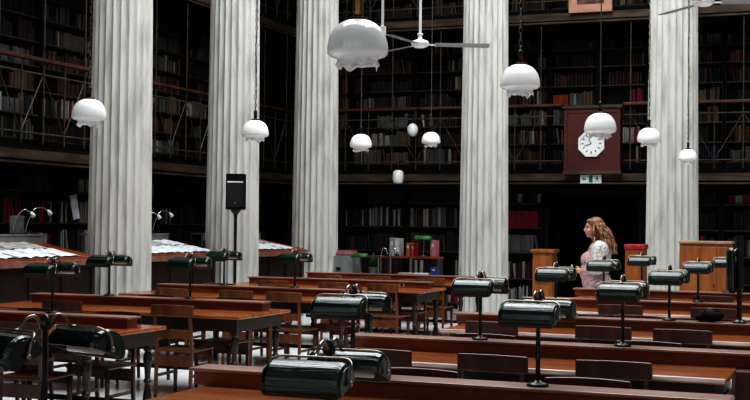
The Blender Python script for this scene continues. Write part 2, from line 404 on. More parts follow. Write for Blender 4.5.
def disc(r, y0, y1, n=32):
    bm = NB(); a = [bm.verts.new((r*math.cos(2*PI*(i+.5)/n), y0, r*math.sin(2*PI*(i+.5)/n))) for i in range(n)]; b = [bm.verts.new((v.co.x, y1, v.co.z)) for v in a]
    bm.faces.new(a); bm.faces.new(b[::-1])
    for i in range(n): bm.faces.new((a[i], b[i], b[(i+1) % n], a[(i+1) % n]))
    return bm
obj('frame', ngon(.2, .25, -.03, .012), M['white'], root)
obj('dial', disc(.215, -.012, .012, 8), M['opal'], root)
bm = NB()
for i in range(12):
    a = 2*PI*i/12; c, s = math.cos(a), math.sin(a); r = .155
    V = [bm.verts.new((c*rr_ - s*q, -.015, s*rr_ + c*q)) for rr_, q in ((r-.02, -.009), (r+.022, -.009), (r+.022, .009), (r-.02, .009))]; bm.faces.new(V)
obj('hour_mark', bm, M['blue'], root)
obj('hand', tube(NB(), [(0, -.018, 0), (-.05, -.018, .085)], .006, 6), M['black'], root)
obj('hand', tube(NB(), [(0, -.02, 0), (-.125, -.02, -.04)], .0045, 6), M['black'], root)

root = thing('exit_sign', 'small white emergency exit sign with green pictograms above the doorway', 'sign', (-4.43, 21.83, 2.368))
obj('panel', B(-.19, .19, -.02, .02, 0, .155), M['white'], root, bevel=.004)
obj('bracket', box(B(-.12, -.10, .0, .04, .10, .159), .10, .12, .0, .04, .10, .159), M['black'], root)
bm = NB()
def poly(bm, pts, y): bm.faces.new([bm.verts.new((x, y, z)) for x, z in pts])
box(bm, -.03, .035, -.0225, -.0205, .015, .14)
obj('door_symbol', bm, M['signgreen'], root)
bm = NB(); poly(bm, [(-.155, .078), (-.12, .11), (-.12, .09), (-.085, .09), (-.085, .066), (-.12, .066), (-.12, .046)], -.0215); obj('arrow_symbol', bm, M['signgreen'], root)
bm = NB()
ell(bm, (.115, -.022, .118), (.012, .001, .012), 10, 6)
poly(bm, [(.09, .10), (.125, .105), (.13, .07), (.105, .062)], -.0215); poly(bm, [(.105, .066), (.12, .066), (.10, .04), (.075, .02), (.068, .028), (.092, .048)], -.0215)
poly(bm, [(.115, .068), (.13, .07), (.14, .045), (.155, .02), (.143, .018), (.128, .04)], -.0215); poly(bm, [(.09, .10), (.095, .09), (.072, .075), (.066, .083)], -.0215)
obj('running_figure_symbol', bm, M['signgreen'], root)

root = thing('framed_picture', 'framed sepia picture with salmon mount hanging on the upper gallery railing', 'picture', (-4.47, 21.86, 5.43))
bm = B(-.39, .39, -.03, .01, 0, .04); box(bm, -.39, .39, -.03, .01, .66, .70); box(bm, -.39, -.35, -.03, .01, .04, .66); box(bm, .35, .39, -.03, .01, .04, .66)
obj('frame', bm, M['palewood'], root)
obj('mount', B(-.35, .35, -.012, .008, .04, .66), M['matboard'], root)
obj('print', B(-.24, .24, -.018, -.011, .15, .57), M['picture'], root)

# ------------------------------------------------------------------ reading tables
rowsR = {'Z': 3.37, 'A': 5.743, 'C': 7.889, 'D': 10.249, 'E': 12.875, 'F': 15.011}
rowsL = {'A': 6.1, 'C': 8.41, 'D': 10.634, 'E': 13.053, 'F': 15.44, 'G': 17.39}
T, LZ = .765, .855
legprof = [(.0, 0), (.028, 0), (.034, .02), (.034, .05), (.022, .07), (.03, .10), (.04, .14), (.036, .2), (.024, .27), (.021, .30), (.032, .315), (.032, .33), (.021, .345), (.026, .42), (.037, .49), (.036, .53), (.024, .56), (.036, .575), (.036, .60), (.0, .60)]
def table(Y, x0, x1, s0, s1, label, endpanel=False, socket=None):
    cx = (x0+x1)/2; root = thing('reading_table', label, 'table', (cx, Y, 0))
    a, b = x0-cx, x1-cx; sa, sb = s0-cx, s1-cx
    obj('tabletop', B(a, b, -.74, .33, T-.032, T), M['wood'], root, bevel=.012)
    bm = B(a+.07, b-.07, -.67, -.645, T-.15, T-.032); box(bm, a+.07, b-.07, .235, .26, T-.15, T-.032); box(bm, a+.07, a+.095, -.645, .235, T-.15, T-.032); box(bm, b-.095, b-.07, -.645, .235, T-.15, T-.032)
    obj('apron', bm, M['leg'], root)
    for lx in (a+.11, b-.11):
        for ly in (-.63, .22):
            bm = lathe(NB(), legprof, 14, lx, ly); box(bm, lx-.036, lx+.036, ly-.036, ly+.036, .60, T-.033)
            obj('leg', bm, M['leg'], root)
    obj('stretcher', B(a+.1, b-.1, -.02, .02, .16, .20), M['leg'], root)
    obj('divider', B(sa+.02, sb-.02, -.075, .075, T, LZ-.018), M['spine'], root)
    obj('ledge', B(sa, sb, -.10, .10, LZ-.018, LZ), M['ledge'], root, bevel=.005)
    if endpanel: obj('edge_strip', box(B(a+.01, b-.01, -.7445, -.735, T-.02, T+.0012), a+.01, b-.01, -.735, -.70, T-.004, T+.0012), M['edge'], root)  # skylight glint along the front edge, built as a pale strip
    if endpanel: obj('end_panel', B(b+.005, sb-.01, -.30, .30, .0, T-.002), M['redpanel'], root)
    if socket is not None:
        so = obj('power_socket', B(socket-cx-.04, socket-cx+.04, -.083, -.075, T+.008, T+.068), M['palewood'], root)
        obj('socket_hole', B(socket-cx-.016, socket-cx+.016, -.085, -.083, T+.02, T+.055), M['black'], so)
    return root
ordn = {'Z': 'first', 'A': 'second', 'C': 'third', 'D': 'fourth', 'E': 'fifth', 'F': 'sixth'}
for k, Y in rowsR.items():
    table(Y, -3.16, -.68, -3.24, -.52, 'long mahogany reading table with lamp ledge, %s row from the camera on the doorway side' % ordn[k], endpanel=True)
ordL = {'A': 'first', 'C': 'second', 'D': 'third', 'E': 'fourth', 'F': 'fifth', 'G': 'last'}
for k, Y in rowsL.items():
    if k == 'A': continue
    q_ = {'C': -.09, 'D': -.03}.get(k, 0)
    table(Y, -8.02+q_, -5.13+q_, -7.9+q_, -5.23+q_, 'long mahogany reading table with turned legs, %s row beside the newspaper desks' % ordL[k], socket={'F': -5.62, 'G': -7.35}.get(k))

# ------------------------------------------------------------------ double banker lamps
def make_lamp():
    root = thing('banker_lamp', '', 'lamp')
    obj('base', lathe(NB(), [(0, 0), (.052, 0), (.054, .006), (.046, .014), (.02, .02), (.012, .03), (0, .03)], 24), M['black'], root, smooth=True)
    obj('post', lathe(NB(), [(0, .028), (.012, .028), (.011, .12), (.014, .125), (.011, .13), (.011, .40), (.02, .405), (.022, .42), (.014, .435), (.008, .45), (0, .452)], 12), M['black'], root, smooth=True)
    for s in (-1, 1):
        cy, cz = s*.165, .345
        path = smoothpath([(0, s*.012, .41), (0, s*.04, .447), (0, s*.075, .44), (0, s*.10, .41), (0, s*.125, .405)], 5)
        arm = obj('arm', tube(NB(), path, .0055, 8), M['brass'], root, smooth=True)
        yk = smoothpath([(-.139, cy, cz-.01), (-.141, cy-s*.01, cz+.035), (-.118, cy-s*.035, cz+.06), (-.05, cy-s*.04, cz+.062), (.05, cy-s*.04, cz+.062), (.118, cy-s*.035, cz+.06), (.141, cy-s*.01, cz+.035), (.139, cy, cz-.01)], 5)
        obj('yoke', tube(NB(), yk, .0042, 8), M['brass'], arm, smooth=True)
        # trough-shaped glass: faceted half barrel with domed ends
        bm = NB(); L = .13; n = 12; prof = []
        tilt = -s*.35
        for i in range(n+1):
            a = PI*(-.06) + (PI*1.12)*i/n
            y, z = .074*math.cos(a), .070*math.sin(a)
            prof.append((y*math.cos(tilt)-z*math.sin(tilt), y*math.sin(tilt)+z*math.cos(tilt)))
        stations = [(-L, .80), (-L+.006, .93), (-L+.02, 1), (-L/3, 1), (L/3, 1), (L-.02, 1), (L-.006, .93), (L, .80)]
        rings = [[bm.verts.new((x, cy+y*k, cz-.015+z*k)) for y, z in prof] for x, k in stations]
        for A, Bq in zip(rings, rings[1:]):
            for i in range(n): bm.faces.new((A[i], A[i+1], Bq[i+1], Bq[i]))
        sh = obj('shade', bm, [M['green'], M['shadein']], root)
        so = sh.modifiers.new('s', 'SOLIDIFY'); so.thickness = .004; so.offset = -1; so.material_offset = 1; so.material_offset_rim = 0
        for ring in (stations[0], stations[-1]):
            bm = NB(); x, k = ring; V = [bm.verts.new((x, cy+y*k, cz-.015+z*k)) for y, z in prof]; bm.faces.new(V)
            cp = obj('end_cap', bm, M['black'], sh)
            so = cp.modifiers.new('s', 'SOLIDIFY'); so.thickness = .003
            bm = NB(); ell(bm, (math.copysign(.142, x), cy, cz-.01), (.007, .009, .009), 10, 8)
            obj('pivot_knob', bm, M['brass'], sh, smooth=True)
        obj('bulb', tube(NB(), [(-.09, cy, cz-.02), (.09, cy, cz-.02)], .012, 10), M['opal'], sh, smooth=True)
    return root
lamp0 = make_lamp(); used = False
LX = [(-2.42, 'aisle end'), (-1.43, 'far end')]
for k, Y in rowsR.items():
    for X, e in LX:
        dx = {('E', 0): -.05, ('E', 1): -.08, ('A', 0): .06, ('A', 1): .02, ('Z', 0): -.05, ('Z', 1): -.03, ('C', 0): .09, ('C', 1): .04, ('D', 0): .05}.get((k, e == 'far end'), 0)
        lab = 'green double-shaded banker lamp, %s of the %s row table on the doorway side' % ('aisle half' if e == 'aisle end' else 'outer half', ordn[k])
        loc = (X+dx, Y, LZ)
        if not used: lamp0.location = loc; lamp0['label'] = lab; used = True; lamp0.rotation_euler = (0, 0, -.30)
        else:
            o = dup(lamp0, loc, R.uniform(-.03, .03), lab)
            if k == 'Z': o.scale = (.93, .93, .92)
for k, Y in rowsL.items():
    if k in 'A': continue
    for X, e in ((-7.03, 'newspaper-desk half'), (-6.1, 'aisle half')):
        if k in 'FG': continue
        dup(lamp0, (X, Y, LZ), R.uniform(-.04, .04), 'green double-shaded banker lamp, %s of the %s row table beside the newspaper desks' % (e, ordL[k]))

# ------------------------------------------------------------------ chairs
def make_chair(wood, nm='ladder_back_chair'):
    root = thing(nm, '', 'chair'); w = .195     # faces +Y, back at -Y
    def rail(z0, z1, y, bow, t=.02, w=w):
        bm = NB(); n = 8; lo = []
        for i in range(n+1):
            x = -w + 2*w*i/n; yy = y - bow*(1-(x/w)**2)
            lo.append([bm.verts.new((x, yy, z0)), bm.verts.new((x, yy+t, z0)), bm.verts.new((x, yy+t, z1 + .006*(1-(x/w)**2))), bm.verts.new((x, yy, z1 + .006*(1-(x/w)**2)))])
        for A, Bq in zip(lo, lo[1:]):
            for i in range(4): bm.faces.new((A[i], A[(i+1) % 4], Bq[(i+1) % 4], Bq[i]))
        bm.faces.new(lo[0]); bm.faces.new(lo[-1][::-1]); return bm
    for s in (-1, 1):
        bm = tube(NB(), [(s*.175, -.20, 0), (s*.175, -.185, .25), (s*.175, -.18, .45), (s*.178, -.20, .62), (s*.18, -.235, .81)], [.017, .019, .02, .018, .016], 4)
        obj('leg', bm, wood, root)
        obj('leg', lathe(NB(), [(0, 0), (.013, 0), (.018, .05), (.016, .12), (.021, .2), (.017, .24), (.021, .3), (.021, .43), (0, .43)], 10, s*.18, .19), wood, root, smooth=True)
    obj('top_rail', rail(.755, .855, -.238, .022, w=.215), wood, root, bevel=.008)
    obj('slat', rail(.55, .62, -.205, .015, t=.012, w=.165), wood, root)
    obj('seat', B(-.205, .205, -.20, .22, .43, .455), wood, root, bevel=.01)
    obj('seat_rail', B(-.17, .17, -.19, -.175, .30, .40), wood, root)
    obj('seat_rail', B(-.17, .17, .18, .195, .37, .43), wood, root)
    for s in (-1, 1): obj('stretcher', B(s*.168-.008, s*.168+.008, -.17, .18, .2, .225), wood, root)
    return root
chairA = make_chair(M['chair']); chairB = make_chair(M['chair2']); usedA = [False, False]
def chair(X, Y, facing, label, kind=0, jit=.05):
    kind = (0, 1, 1 if X > -6 else 0)[kind]; src = (chairA, chairB)[kind]; rz = (0 if facing > 0 else PI) + R.uniform(-jit, jit)
    if not usedA[kind]: src.location = (X, Y, 0); src.rotation_euler = (0, 0, rz); src['label'] = label; usedA[kind] = True; return src
    return dup(src, (X, Y, 0), rz, label)
seatpos = ['nearest the aisle', 'second from the aisle', 'third from the aisle', 'fourth from the aisle']
def seats(side, key, near, xs_, kind=0, jit=.05):
    rows = rowsR if side == 'R' else rowsL; Y = rows[key]
    nm = ('%s row on the doorway side' % ordn[key]) if side == 'R' else ('%s row beside the newspaper desks' % ordL[key])
    xs_ = sorted(xs_, reverse=(side == 'L'))
    for i, X in enumerate(xs_):
        pl = ['aisle-end', 'second', 'third', 'fourth'][i]
        chair(X, Y - .68 if near else Y + .13, 1 if near else -1, 'wooden chair, %s seat on the %s of the %s' % (pl, 'near side' if near else 'shelf side', nm), kind, jit)
seats('R', 'C', True, [-2.69, -1.98, -1.29])
seats('R', 'D', True, [-2.66, -1.79, -1.21])
seats('R', 'E', True, [-2.8, -2.13, -1.25])
seats('R', 'F', True, [-2.5, -1.5])
seats('R', 'A', False, [-1.24, -2.13])
seats('R', 'C', False, [-1.29, -2.4])
seats('R', 'D', False, [-1.75])
seats('R', 'E', False, [-2.1])
seats('L', 'C', True, [-5.75, -6.45])
seats('L', 'D', False, [-5.8, -6.7], 0)
seats('L', 'D', True, [-5.77, -6.95], 2)
seats('L', 'C', False, [-5.7, -6.5])
seats('L', 'E', True, [-5.8, -6.38, -7.2], 1)
seats('L', 'E', False, [-5.6, -6.5, -7.3], 1)
seats('L', 'F', True, [-5.56, -6.25, -7.1], 1)
seats('L', 'F', False, [-5.6, -6.3], 1)
seats('L', 'G', True, [-5.6, -6.4, -7.2], 1)

# ------------------------------------------------------------------ pendants
def make_pendant():
    root = thing('pendant_lamp', '', 'pendant lamp')
    # local: z=0 is top of glass; dome with ruffled lower rim
    bm = NB(); n = 64; prof = [(.028, 0), (.058, -.007), (.088, -.022), (.113, -.045), (.132, -.078), (.143, -.115), (.1465, -.15), (.143, -.168), (.130, -.178), (.112, -.184), (.100, -.188)]
    ruf = [(.096, -.194, .2), (.097, -.204, .6), (.102, -.216, 1.)]
    rings = []
    for r, z in prof: rings.append([bm.verts.new((r*math.cos(2*PI*i/n), r*math.sin(2*PI*i/n), z)) for i in range(n)])
    for r, z, k in ruf:
        ring = []
        for i in range(n):
            a = 2*PI*i/n; wv = math.sin(a*8)
            rr = r + .007*k*wv; zz = z - .030*k*(.5+.5*math.cos(a*8+.6))*(.5+.5*math.sin(a*3)) 
            ring.append(bm.verts.new((rr*math.cos(a), rr*math.sin(a), zz)))
        rings.append(ring)
    for A, Bq in zip(rings, rings[1:]):
        for i in range(n): bm.faces.new((A[i], A[(i+1) % n], Bq[(i+1) % n], Bq[i]))
    sh = obj('glass_shade', bm, M['opal'], root, smooth=True)
    so = sh.modifiers.new('s', 'SOLIDIFY'); so.thickness = .003; so.offset = -1
    obj('gallery_ring', lathe(NB(), [(.03, -.004), (.045, -.002), (.047, .008), (.03, .012), (.02, .014), (0, .016)], 20), M['brassdark'], root, smooth=True)
    obj('socket', lathe(NB(), [(0, .012), (.018, .014), (.018, .07), (.021, .075), (.019, .095), (.008, .105), (0, .107)], 16), M['brassdark'], root, smooth=True)
    return root
pend0 = make_pendant(); pu = [False]; kids_of(pend0)
def pendant(x, y, z, label, style='chain', s=1.0):
    if not pu[0]: r = pend0; pu[0] = True; r.location = (x, y, z); r['label'] = label
    else: r = dup(pend0, (x, y, z), R.uniform(0, 1), label)
    r.scale = (s, s, s)
    top = (10.45 - z)/s
    if style == 'rod':
        c = obj('rod', lathe(NB(), [(0, .02), (.026, .02), (.026, .10), (.016, .11), (.016, top), (0, top)], 14), M['gold'], r)
    elif style == 'cord':
        c = obj('cord', tube(NB(), [(0, 0, .1), (0, 0, top)], .006, 8), M['steel'], r)
    else:
        bm = NB(); zz = .11; k = 0; lim = min(top, 3.4/s)
        while zz < lim:         # chain links
            pts = [(.011*math.cos(t)*(1 if k % 2 else 0), .011*math.cos(t)*(0 if k % 2 else 1), zz + .028*math.sin(t)) for t in [2*PI*j/10 for j in range(11)]]
            tube(bm, pts, .0035, 5, cap=False); zz += .046; k += 1
        tube(bm, [(0, 0, zz-.02), (0, 0, top)], .006, 6)
        c = obj('chain', bm, M['steel'], r)
        cd = smoothpath([(0, .006, .1)] + [(.012*math.sin(j*1.7), .012*math.cos(j*1.3), .1+j*.22) for j in range(1, int((lim-.1)/.22)+1)] + [(0, 0, lim)], 3)
        obj('cord', tube(NB(), cd, .004, 5), M['black'], r)
    obj('ceiling_rose', lathe(NB(), [(0, top-.05), (.03, top-.05), (.05, top-.01), (.05, top), (0, top)], 16), M['white'], r)
    return r
pendant(-2.22, 5.42, 2.585, 'largest frilled opal glass pendant, close by on a brass rod', 'rod')
pendant(-5.94, 8.65, 2.62, 'frilled opal pendant in front of the widest marble column', 'chain', .98)
pendant(-5.82, 11.44, 2.67, 'frilled opal pendant hanging over the edge of the loudspeaker column', 'chain', .97)
pendant(-6.11, 15.07, 2.79, 'small frilled opal pendant hanging straight below the largest one', 'cord')
pendant(-6.08, 17.84, 3.02, 'smallest frilled opal pendant, near the little globe on the gallery', 'cord')
pendant(-2.54, 9.66, 2.91, 'frilled opal pendant overlapping the edge of the column beside the doorway', 'chain', 1.1)
pendant(-2.18, 11.14, 2.64, 'frilled opal pendant covering part of the octagonal clock', 'cord')
pendant(-2.36, 15.08, 2.81, 'frilled opal pendant overlapping the streaked column just past the clock', 'chain', .98)
pendant(-2.39, 19.0, 2.79, 'opal pendant hanging close against the outer edge of the streaked column', 'chain', .97)
# small globes of the gallery
root = thing('hanging_rod', 'thin white rod hanging behind the largest opal pendant', 'rod', (-3.71, 9.6, 0))
obj('shaft', tube(NB(), [(0, 0, 3.25), (0, 0, 10.45)], .012, 10), M['white'], root); obj('end_weight', lathe(NB(), [(0, 3.18), (.03, 3.19), (.03, 3.26), (0, 3.27)], 12), M['white'], root)
root = thing('globe_lamp', 'small oval white globe lamp hanging from a bent hook on the gallery railing', 'lamp', (-7.73, 21.62, 3.36))
bm = NB(); ell(bm, (0, 0, 0), (.105, .105, .125), 20, 14); obj('globe', bm, M['opal'], root, smooth=True)
obj('hook', tube(NB(), smoothpath([(0, 0, .12), (.02, 0, .25), (.03, .1, .38), (.05, .25, .42)], 5), .012, 8), M['brassdark'], root, smooth=True)
root = thing('globe_lamp', 'rounded square white glass lamp hanging below the first gallery edge', 'lamp', (-8.0, 21.6, 2.36))
obj('globe', lathe(NB(), [(0, 0), (.07, .005), (.10, .04), (.105, .12), (.10, .21), (.07, .245), (.03, .255), (0, .255)], 20), M['opal'], root, smooth=True)
obj('hook', tube(NB(), smoothpath([(0, 0, .25), (0, .02, .38), (0, .15, .42), (0, .32, .42)], 5), .012, 8), M['brassdark'], root, smooth=True)

# ------------------------------------------------------------------ ceiling fans
def fan(x, y, z, rz, label):
    root = thing('ceiling_fan', label, 'ceiling fan', (x, y, z), rz)
    obj('motor', lathe(NB(), [(0, -.03), (.05, -.028), (.085, -.01), (.095, .015), (.085, .04), (.04, .055), (.022, .06), (.022, .10), (.03, .105), (.03, .12), (0, .125)], 24), M['white'], root, smooth=True)
    obj('rod', tube(NB(), [(0, 0, .11), (0, 0, 10.45-z)], .015, 10), M['white'], root)
    obj('canopy_cup', lathe(NB(), [(.02, 10.35-z), (.06, 10.38-z), (.07, 10.45-z)], 20), M['white'], root)
    for k in range(3):
        a = 2*PI*k/3; m = Matrix.Rotation(a, 4, 'Z') @ Matrix.Rotation(-.17, 4, 'X')
        bm = NB(); box(bm, .085, .17, -.014, .014, .0, .008); bm.transform(m); br = obj('blade_bracket', bm, M['white'], root)
        bm = NB(); P = [(.15, -.05), (.68, -.068), (.72, -.05), (.72, .05), (.68, .068), (.15, .05)]
        lo = [bm.verts.new((px, py, .002)) for px, py in P]; hi = [bm.verts.new((px, py, .010)) for px, py in P]
        bm.faces.new(lo[::-1]); bm.faces.new(hi)
        for i in range(6): bm.faces.new((lo[i], lo[(i+1) % 6], hi[(i+1) % 6], hi[i]))
        bm.transform(m); obj('blade', bm, M['blade'], root)
fan(-4.22, 12.0, 3.46, math.radians(22+2), 'white three-bladed ceiling fan on a long rod beside the largest pendant')
fan(-1.37, 12.0, 3.74, math.radians(10), 'white ceiling fan at the top edge, in front of the streaked column')

# ------------------------------------------------------------------ loudspeaker on stand
root = thing('loudspeaker', 'black rectangular loudspeaker raised on a pole before a marble column', 'loudspeaker', (-8.44, 16.0, 0), .38)
obj('cabinet', B(-.135, .135, -.12, .12, 1.79, 2.31), M['blackmatte'], root, bevel=.01)
obj('grille', B(-.12, .12, -.128, -.12, 1.83, 2.17), M['black'], root)
obj('light_strip', B(-.115, .115, -.13, -.12, 2.18, 2.20), M['white'], root)
obj('badge', B(-.012, .012, -.131, -.128, 1.87, 1.90), M['steel'], root)
obj('bracket', lathe(NB(), [(0, 1.68), (.022, 1.68), (.03, 1.72), (.07, 1.765), (.08, 1.79), (0, 1.79)], 16), M['black'], root)
obj('pole', tube(NB(), [(0, 0, .10), (0, 0, 1.70)], .022, 12), M['black'], root)
for k in range(3):
    a = k*2*PI/3 + .5; obj('leg', tube(NB(), [(0, 0, .42), (.35*math.cos(a), .35*math.sin(a), .012)], .012, 8), M['black'], root)
obj('collar', tube(NB(), [(0, 0, .38), (0, 0, .46)], .03, 12), M['black'], root)

# ------------------------------------------------------------------ newspaper display desks, papers, gooseneck lamps
def slope_z(x): return 1.155 + (-8.9 - x)*.19
for ci, (ya, yb, lab) in enumerate(((11.15, 13.22, 'sloping wooden newspaper desk ahead of the widest column, covered in open papers'), (14.32, 16.34, 'sloping newspaper desk between the widest column and the loudspeaker column'), (17.4, 19.45, 'sloping newspaper desk between the loudspeaker column and the corner column'))):
    root = thing('newspaper_desk', lab, 'desk', (0, 0, 0))
    def slab(x0, x1, y0, y1, dz0, dz1):
        bm = NB(); P = []
        for dz in (dz0, dz1):
            for x, y in ((x0, y0), (x1, y0), (x1, y1), (x0, y1)): P.append(bm.verts.new((x, y, slope_z(x)+dz)))
        for q in ((0,3,2,1),(4,5,6,7),(0,1,5,4),(1,2,6,5),(2,3,7,6),(3,0,4,7)): bm.faces.new([P[i] for i in q])
        return bm
    obj('sloping_top', slab(-9.755, -8.86, ya, yb, -.04, 0), M['spine'], root)
    obj('front_rail', B(-8.90, -8.84, ya, yb, 1.06, 1.135), M['ledge'], root, bevel=.005)
    bm = B(-8.96, -8.92, ya+.05, yb-.05, .12, 1.07)
    n = int((yb-ya)/.55)
    for k in range(n+1):
        y = ya+.06+(yb-ya-.2)*k/n; box(bm, -8.925, -8.905, y, y+.07, .14, 1.06)
    obj('front_panel', bm, M['leg'], root)
    for y in (ya+.06, yb-.10): obj('side_panel', B(-9.85, -8.97, y, y+.04, .0, 1.1), M['leg'], root)
    obj('back_board', B(-9.79, -9.76, ya, yb, .0, 1.405), M['dust'], root)
    obj('back_shelf', B(-9.98, -9.75, ya, yb, 1.405, 1.425), M['dust'], root)
    y = ya+.05; k = 0
    whiches = ['glaring white', 'greyish', 'crumpled']
    while y < yb - .42:
        w = R.uniform(.36, .5)
        if y + w > yb-.01: w = yb-.01-y
        for col, (xa, xb) in enumerate(((-9.33, -8.92), (-9.72, -9.36))):
            bm = NB(); nx, ny = 6, 8; G = []
            for i in range(nx+1):
                for j in range(ny+1):
                    px = xa+(xb-xa)*i/nx; py = y + w*.96*j/ny; fold = .012*abs(math.sin(PI*j/ny*2)) + R.uniform(0, .012)
                    G.append(bm.verts.new((px, py, slope_z(px)+.004+fold)))
            for i in range(nx):
                for j in range(ny):
                    a = i*(ny+1)+j; bm.faces.new((G[a], G[a+1], G[a+ny+2], G[a+ny+1]))
            o = obj('newspaper', bm, M['paper'] if (col == 0 or R.random() < .35) else M['paper2'])
            so = o.modifiers.new('s', 'SOLIDIFY'); so.thickness = .003; so.offset = 1
            lb = 'open newspaper on the %s edge of the %s newspaper desk' % (['front', 'rear'][col], ['longest', 'middle', 'last'][ci])
            tag(o, lb, 'newspaper', 'newspapers on the ' + ['front', 'rear'][col] + ' of the ' + ['longest', 'middle', 'last'][ci] + ' desk')
        y += w + .01
gl = [(-9.87, a, k, w) for a, k, w in ((12.76, 0, 'first'), (13.02, 1, 'first'), (15.80, 0, 'middle'), (16.06, 1, 'middle'), (18.5, 0, 'last'), (18.8, 1, 'last'))]
for x, y, k, which in gl:
    z = 1.425
    root = thing('gooseneck_lamp', 'chrome gooseneck reading lamp, %s of the pair behind the %s newspaper desk' % (['nearer', 'farther'][k], {'first': 'longest'}.get(which, which)), 'lamp', (x, y, z))
    obj('base', lathe(NB(), [(0, 0), (.04, 0), (.042, .01), (.02, .02), (0, .022)], 16), M['black'], root)
    up_, r_ = (.35, .06) if k == 0 else (.38, .15)
    obj('neck', tube(NB(), smoothpath([(0, 0, .02), (.01, .02, .13), (.03, .05, .22), (.06, .10, up_-.06), (.09, .08+r_, up_-.04), (.11, .16+r_, up_-.08)], 5), .0085, 8), M['chrome'], root, smooth=True)
    obj('lamp_head', tube(NB(), [(.11, .15+r_, up_-.07), (.115, .175+r_, up_-.09), (.125, .20+r_, up_-.125)], [.012, .024, .033], 12), M['white'], root, smooth=True)
o = thing('notice_board', 'upright pale grey notice sheet standing behind the gooseneck lamps', 'sign', (-9.95, 12.95, 0))
obj('sheet', B(-.006, .006, -.14, .14, 1.437, 1.66), M['grey'], o); obj('foot', B(-.02, .02, -.1, .1, 1.425, 1.437), M['black'], o)
o = thing('hanging_sheet', 'white sheet of paper pinned on the dark shelf near the widest column', 'paper', (-10.92, 15.55, 1.64))
bm = NB(); V = [bm.verts.new(p) for p in ((0, -.12, .33), (0, .06, .36), (.01, .14, .0), (.01, -.02, -.03))]; bm.faces.new(V); so = obj('sheet', bm, M['paper'], o).modifiers.new('s', 'SOLIDIFY'); so.thickness = .003
obj('clip', B(-.01, .01, -.04, .0, .34, .37), M['steel'], o)

# ------------------------------------------------------------------ cabinets near the doorway
root = thing('tall_pedestal', 'narrow oak pedestal cabinet standing beside the doorway books', 'cabinet', (-4.47, 18.6, 0), 0)
obj('body', B(-.15, .15, -.18, .18, 0, 1.20), M['orange'], root, bevel=.006); obj('top', B(-.18, .18, -.21, .21, 1.20, 1.25), M['orange'], root, bevel=.008)
obj('door', B(-.12, .12, -.195, -.18, .75, 1.15), M['orange'], root, bevel=.005); obj('drawer', B(-.12, .12, -.195, -.18, .2, .7), M['orange'], root, bevel=.005)
root = thing('card_cabinet', 'oak pedestal with a red cloth top beside the streaked column', 'cabinet', (-2.92, 17.6, 0), 0)
obj('body', B(-.13, .13, -.16, .16, 0, 1.29), M['orange'], root, bevel=.006); obj('red_cover', B(-.145, .145, -.175, .175, 1.291, 1.365), M['red'], root, bevel=.015)
obj('door', B(-.10, .10, -.172, -.16, .3, 1.22), M['orange'], root, bevel=.005)
root = thing('oak_cabinet', 'wide orange oak cabinet with a pale top ledge before the streaked column', 'cabinet', (-2.01, 18.1, 0), 0)
obj('carcass', B(-.35, .35, -.2, .2, 0, 1.385), M['orange'], root, bevel=.006); obj('top_ledge', B(-.37, .37, -.23, .22, 1.385, 1.42), M['palewood'], root, bevel=.006)
obj('door', B(-.31, .155, -.215, -.2, .12, 1.34), M['orange'], root, bevel=.006); obj('door', B(.17, .32, -.215, -.2, .12, 1.34), M['orange'], root, bevel=.006)
obj('knob', tube(NB(), [(.13, -.215, .8), (.13, -.235, .8)], .012, 8), M['brassdark'], root)
# black bag on the fourth-row ledge
bm = NB(); ell(bm, (0, 0, .045), (.105, .07, .05), 20, 12); ell(bm, (-.07, 0, .03), (.055, .06, .035), 14, 10)
root = thing('handbag', 'soft black bag lying on the lamp ledge of the fourth row', 'bag', (-1.10, 10.249, LZ+.006))
o = obj('body', bm, M['blackmatte'], root, smooth=True); rm = o.modifiers.new('r', 'REMESH'); rm.mode = 'VOXEL'; rm.voxel_size = .008
obj('strap', tube(NB(), smoothpath([(-.08, -.03, .05), (-.02, -.05, .10), (.05, -.03, .09), (.09, -.01, .05)], 5), .006, 6), M['black'], root)
# tall black lamp with shade hanging upright
root = thing('upright_lamp', 'tall black pole lamp with its shade turned upright, by the picture edge', 'lamp', (-.88, 10.249, LZ))
obj('base', lathe(NB(), [(0, 0), (.055, 0), (.055, .012), (.02, .03), (0, .03)], 20), M['black'], root)
obj('post', tube(NB(), [(0, 0, .02), (0, 0, .25), (0, 0, .27), (0, 0, .70)], [.02, .02, .03, .03], 12), M['black'], root)
bm = NB(); n = 10; rings = []
for z, k in ((.24, .7), (.28, 1), (.56, 1), (.60, .85)):
    rings.append([bm.verts.new((-.035 - .065*k*math.sin(PI*i/n), -.05 + .06*k*math.cos(PI*i/n), z)) for i in range(n+1)])
for A, Bq in zip(rings, rings[1:]):
    for i in range(n): bm.faces.new((A[i], A[i+1], Bq[i+1], Bq[i]))
o = obj('shade', bm, M['green'], root, smooth=True); so = o.modifiers.new('s', 'SOLIDIFY'); so.thickness = .004
obj('arm', tube(NB(), smoothpath([(0, 0, .60), (-.03, -.05, .58), (-.06, -.07, .53), (-.05, -.06, .50)], 5), .006, 8), M['brass'], root, smooth=True)
# white cup on fifth-row table
root = thing('cup', 'small white cup at the picture edge on the fifth row table', 'cup', (-.86, 12.42, T+.003))
obj('bowl', lathe(NB(), [(0, .0), (.03, 0), (.042, .1), (.038, .1), (.028, .01), (0, .01)], 20), M['white'], root, smooth=True)

